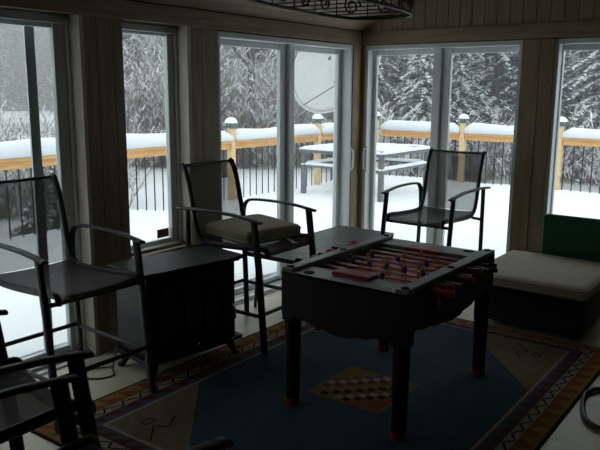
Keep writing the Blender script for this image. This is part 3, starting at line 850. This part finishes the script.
cb = MB(); cb.tube(smooth_path([(.24, -3.10, .012), (.16, -3.20, .006), (.20, -3.30, .006), (.30, -3.26, .006), (.33, -3.17, .006), (.27, -3.12, .03), (.262, -3.05, .20)], 6), .005, 6)
cb.build('power_cord', BLKMET, label='thin black cord looping on the floor beside the stove', cat='cord')

# ------------------------------------------------------------------ foosball table
ft = empty('foosball_table', (1.685, -2.36, .009), label='black foosball table with red field and grey rails on the rug', cat='game table')
hx, hy, TZ = .355, .52, .737
# local coordinates: x across (rods), y along
def scal(L, z_hi, z_lo):
    """scalloped lower edge from -L to L: steps down to the middle"""
    P = []
    steps = [(0, 0), (.10, 0), (.14, .25), (.24, .35), (.28, .62), (.38, .7), (.42, .95), (.5, 1)]
    pts = steps+[(1-a_, b_) for a_, b_ in steps[-2::-1]]
    return [(-L+2*L*t, z_hi-(z_hi-z_lo)*v) for t, v in pts]
cb_ = MB()
for s in (-1, 1):
    e = scal(hx-.0, .495, .445); cb_.prism([(-hx, TZ-.02), (hx, TZ-.02)]+e[::-1], 1, s*hy, s*(hy-.022))
    e = scal(hy-.022, .525, .47); cb_.prism([(-(hy-.022), TZ-.02), (hy-.022, TZ-.02)]+e[::-1], 0, s*hx, s*(hx-.022))
cb_.box((-hx+.02, -hy+.02, .60), (hx-.02, hy-.02, .632))
cb_.build('cabinet', CABB, ft)
pf = MB(); pf.box((-hx+.05, -hy+.17, .632), (hx-.05, hy-.17, .660), 0)
for yy in (0,): pf.box((-hx+.06, yy-.004, .6602), (hx-.06, yy+.004, .6606), 1)
for k in range(32):
    t0, t1 = 2*PI*k/32, 2*PI*(k+1)/32
    pf.add([(.07*math.cos(t0), .07*math.sin(t0), .6606), (.07*math.cos(t1), .07*math.sin(t1), .6606), (.078*math.cos(t1), .078*math.sin(t1), .6606), (.078*math.cos(t0), .078*math.sin(t0), .6606)], [(0, 1, 2, 3)], 1, False)
for s in (-1, 1):
    for a_, b_ in (((-.13, .35), (.13, .35)), ((-.13, .35), (-.13, .22)), ((.13, .35), (.13, .22)), ((-.13, .22), (.13, .22))):
        pf.box((min(a_[0], b_[0])-.003, min(s*a_[1], s*b_[1])-.003, .6602), (max(a_[0], b_[0])+.003, max(s*a_[1], s*b_[1])+.003, .6606), 1)
pf.build('playing_field', [REDF, WHT], ft)
for s in (-1, 1):
    rl = MB(); rl.box((s*hx, -hy, TZ-.02), (s*(hx-.062), hy, TZ)); rl.box((s*(hx-.05), -hy+.02, .646), (s*(hx-.03), hy-.02, TZ-.02)); r0 = rl.build('side_rail', RAILG, ft, bevel=.004)
    for yy in (-hy+.035, 0, hy-.035): cp_ = MB(); cp_.tube([(s*(hx-.031), yy, TZ-.001), (s*(hx-.031), yy, TZ+.004)], .019, 14); cp_.build('screw_cap', CAPB, r0)
    es = MB(); es.box((-(hx-.063), s*hy, TZ-.035), (hx-.063, s*(hy-.155), TZ-.018)); es.box((-(hx-.063), s*(hy-.155), .63), (hx-.063, s*(hy-.168), TZ-.018)); e0 = es.build('end_shelf', RAILG, ft, bevel=.003)
    g = MB(); g.tube([(.0-s*-.22*1, s*(hy-.05), TZ-.019), (.0-s*-.22, s*(hy-.05), TZ-.0155)], .028, 16); g.build('ball_cup', CAPB, e0)
    g = MB(); g.prism([(-.12, TZ-.03), (.10, TZ-.03), (.095, TZ-.002 if s < 0 else TZ-.014), (-.115, TZ-.002 if s < 0 else TZ-.014)], 1, s*(hy-.095), s*(hy-.19)); g.build('goal_box', RED, ft, bevel=.004)
    lg_ = MB(); lg_.add([(-s*.23+x*.6, s*(hy-.045)+y*.6, TZ-.016) for x, y in ((-.05, -.02), (.0, -.035), (.05, -.015), (.05, .01), (0, .03), (-.05, .015))], [(0, 1, 2, 3, 4, 5)], 0, False)
    lg_.box((-s*.23-.012, s*(hy-.045)-.006, TZ-.016), (-s*.23+.02, s*(hy-.045)+.006, TZ-.0150), 1); lg_.build('badge', [WHT, BLUE], e0, label='small white and blue badge')
for sx_ in (-1, 1):
    for sy_ in (-1, 1):
        l = MB(); xa, ya = sx_*(hx-.001), sy_*(hy-.001); l.box((xa, ya, .46), (xa-sx_*.082, ya-sy_*.082, TZ-.025)); cx_, cy__ = xa-sx_*.041, ya-sy_*.041; l.tube([(cx_, cy__, .47), (cx_, cy__, .40), (cx_, cy__, .03)], [.043, .042, .036], 20); lo = l.build('leg', CABB, ft, bevel=.004)
        q_ = MB(); q_.tube([(cx_, cy__, 0), (cx_, cy__, .012), (cx_, cy__, .036)], [.036, .040, .038], 20); q_.build('foot', RED, lo, bevel=.006, label='red plastic foot')
br = MB(); br.box((hx-.001, -.245, .635), (hx+.022, -.215, .59)); br.build('ball_return', RED, ft, bevel=.004, label='red ball return on the side')
fig = None
def man(mb):
    mb.box((-.013, -.007, -.02), (.013, .007, .022), 0); mb.blob((0, 0, .034), (.010, .009, .013), 1)
    mb.prism([(-.006, -.02), (.006, -.02), (.008, -.056), (.010, -.066), (-.010, -.066), (-.007, -.05)], 0, -.010, .010, 0)
    mb.tube([(-.017, 0, 0), (.017, 0, 0)], .011, 8, 0)
mB_ = None; mY = None; RZ = .697
cfg = [(1, 'b', 1), (2, 'b', 1), (3, 'y', -1), (5, 'b', 1), (5, 'y', -1), (3, 'b', 1), (2, 'y', -1), (1, 'y', -1)]
off = [.0, -.05, .06, -.02, .03, -.06, .05, 0]; rod0 = None; hn0 = None
for i, (n, c, side) in enumerate(cfg):
    y = -.322+.092*i; o_ = off[i]*.8
    if rod0 is None:
        r_ = MB(); r_.tube([(-.42, 0, 0), (.42, 0, 0)], .0062, 10); rod0 = r_.build('rod', STEEL, ft); rd = rod0
    else: rd = rod0.copy(); COL.objects.link(rd)
    rd.location = (o_, y, RZ)
    if hn0 is None:
        h_ = MB(); h_.tube([(.375, 0, 0), (.383, 0, 0), (.41, 0, 0), (.43, 0, 0), (.45, 0, 0), (.48, 0, 0), (.49, 0, 0)], [.011, .020, .021, .015, .021, .020, .012], 12)
        hn0 = h_.build('handle', RED, rd); hn = hn0
        e_ = MB(); e_.tube([(-.44, 0, 0), (-.40, 0, 0)], .012, 10); ec0 = e_.build('end_cap', CAPB, rd); ec = ec0
    else:
        hn = hn0.copy(); COL.objects.link(hn); hn.parent = rd; ec = ec0.copy(); COL.objects.link(ec); ec.parent = rd
    hn.rotation_euler = ec.rotation_euler = (0, 0, 0 if side > 0 else PI)
    sp2 = {1: 0, 2: .20, 3: .17, 5: .105}[n]
    for k in range(n):
        x = (k-(n-1)/2)*sp2
        if c == 'b':
            if mB_ is None:
                q_ = MB(); man(q_); mB_ = q_.build('player_figure', [BLUE, SKIN], rd); p = mB_
            else: p = mB_.copy(); COL.objects.link(p); p.parent = rd
        else:
            if mY is None:
                q_ = MB(); man(q_); mY = q_.build('player_figure', [YEL, SKIN], rd); p = mY
            else: p = mY.copy(); COL.objects.link(p); p.parent = rd
        p.location = (x, 0, 0); p.scale = (.85, .85, .62); p.rotation_euler = ([0, .3, -.2, .15, -.4, .5, -.1, .2][i], 0, 0)

# ------------------------------------------------------------------ bench, big cushion, green board
bn = empty('lounge_bench', (1.955, -.60, 0), label='low black bench base under the large beige cushion', cat='bench')
b_ = MB(); b_.box((-.36, -.40, .045), (.375, .36, .285)); b_.build('base', BASEB, bn, bevel=.012)
b_ = MB(); b_.box((-.385, -.43, .285), (.395, .385, .305)); b_.build('seat_board', BASEB, bn, bevel=.006)
for sx_ in (-1, 1):
    for sy_ in (-1, 1):
        l = MB(); l.tube([(sx_*.32, sy_*.34, 0), (sx_*.32, sy_*.34, .05)], [.022, .028], 10); l.build('leg', BLKMET, bn)
mb, lt, lb_ = soft_cushion(.80, .86, .082, .014, .035)
cu = mb.build('lounge_cushion', CUSH, label='large beige square cushion on the black bench', cat='cushion'); cu.location = (1.965, -.645, .307)
pp_ = MB(); pp_.tube(lt, .006, 6, closed=True); pp_.build('piping', PIPE, cu); pp_ = MB(); pp_.tube(lb_, .006, 6, closed=True); pp_.build('piping', PIPE, cu)
gb = MB(); nn = 8; poly = [(1.80, .30)]+[(1.80+.035-.035*math.cos(PI/2*k/nn), .70-.035+.035*math.sin(PI/2*k/nn)) for k in range(nn+1)]
poly += [(2.66-.035+.035*math.sin(PI/2*k/nn), .70-.035+.035*math.cos(PI/2*k/nn)) for k in range(nn+1)]+[(2.66, .30)]
gb.prism([(x, z) for x, z in poly], 1, -.165, -.205)
g = gb.build('backrest_board', GREEN, bevel=.012, seg=3, label='dark green felt-covered upright board behind the beige cushion', cat='board'); g.name = 'green_backboard'
for xx in (1.84, 2.58): gl = MB(); gl.box((xx, -.205, 0), (xx+.04, -.165, .31)); gl.build('leg', BLKMET, g)

# black tubular chair, nearly all of it outside the right edge
tc_ = empty('tubular_chair', (3.02, -1.84, .001), R(14), label='black bent-tube chair base entering at the lower right edge', cat='chair')
u = MB(); P = smooth_path([(.25, .26, .014), (-.28, .26, .014), (-.40, .20, .014), (-.43, .08, .014), (-.43, -.08, .014), (-.40, -.20, .014), (-.28, -.26, .014), (.25, -.26, .014)], 5); u.tube(P, .013, 10); u.build('sled_base', BLKMET, tc_)
for s in (-1, 1):
    u = MB(); u.tube(smooth_path([(.25, s*.26, .014), (.31, s*.26, .05), (.28, s*.255, .25), (.25, s*.25, .40), (.20, s*.25, .43), (-.22, s*.25, .41)], 5), .013, 10); u.build('leg', BLKMET, tc_)
u = MB(); u.tube([(.20, -.25, .43), (.26, -.24, .65), (.32, -.23, .85), (.32, .23, .85), (.26, .24, .65), (.20, .25, .43)], .012, 8); u.build('back_frame', BLKMET, tc_)
u = MB(); u.box((-.22, -.24, .415), (.20, .24, .43)); u.build('seat', BASEB, tc_, bevel=.005)
u = MB(); u.box((.262, -.22, .55), (.275, .22, .84)); u.build('backrest', BASEB, tc_, bevel=.005)

# ------------------------------------------------------------------ wrought iron hanging rack
hr = empty('hanging_rack', (1.41, -2.54, 2.03), .1, label='black wrought iron oval rack with scrollwork hanging from the ceiling', cat='hanging rack')
def oval(n=48, a_=.245, b_=.60, e=.55):
    return [(math.copysign(a_*abs(math.cos(t))**e, math.cos(t)), math.copysign(b_*abs(math.sin(t))**e, math.sin(t))) for t in (2*PI*k/n+.0001 for k in range(n))]
OV = oval()
for z_ in (0, .20):
    u = MB(); u.tube([(x, y, z_) for x, y in OV], 1, 6, flat=(.004, .010), closed=True); u.build('hoop', IRON, hr)
gr = MB()
for k in range(8):
    y = -.52+k*.149; x = .245*max(0, 1-abs(y/.60)**3.6)**(1/3.6); gr.tube([(-x, y, .004), (x, y, .004)], .0035, 6)
gr.build('grid', IRON, hr)
sc_ = MB()
per = [0]
def along(s_):
    # point on the oval by arc length, and tangent
    L = 0; pts = OV+[OV[0]]
    segs = [math.dist(pts[i], pts[i+1]) for i in range(len(OV))]; T_ = sum(segs); s_ %= T_
    for i, l in enumerate(segs):
        if s_ <= l:
            t = s_/l; a_, b_ = pts[i], pts[i+1]; return (a_[0]+(b_[0]-a_[0])*t, a_[1]+(b_[1]-a_[1])*t)
        s_ -= l
    return pts[0]
T_ = sum(math.dist(OV[i], OV[(i+1) % 48]) for i in range(48)); NS = 14
for k in range(NS):
    c0 = T_*(k+.5)/NS; sg = 1 if k % 2 else -1
    for rr_, zc, dr_ in ((.058, .068, 1), (.042, .150, -1)):
        P = []
        for i in range(22):
            t = i/21; th = t*3.4*PI; r2 = rr_*(1-.75*t)
            x, y = along(c0+sg*dr_*(r2*math.cos(th)+rr_*.15)); P.append((x, y, zc+dr_*r2*math.sin(th)))
        sc_.tube(P, .0062, 5)
    x, y = along(T_*k/NS); sc_.tube([(x, y, 0), (x, y, .20)], .004, 5)
sc_.build('scrollwork', IRON, hr)
for sx_, sy_ in ((-1, -1), (1, -1), (-1, 1), (1, 1)):
    u = MB(); x, y = sx_*.2, sy_*.5; N = 30
    topx, topy, topz = 0, sy_*.25, .76
    for i in range(N):
        t = i/N; p = Vector((x+(topx-x)*t, y+(topy-y)*t, .20+(topz-.20)*t)); q_ = Vector((x+(topx-x)*(t+1.25/N), y+(topy-y)*(t+1.25/N), .20+(topz-.20)*(t+1.25/N)))
        d = (q_-p).normalized(); sd = (Vector((0, 0, 1)).cross(d)).normalized() if i % 2 else Vector((1, 0, 0)); sd = (sd-d*sd.dot(d)).normalized()
        c0 = (p+q_)*.5; h_ = (q_-p).length/2
        u.tube([c0+d*(h_*math.cos(a_))+sd*(.006*math.sin(a_)) for a_ in (2*PI*j/8 for j in range(8))], .002, 4, closed=True)
    u.build('chain', IRON, hr)
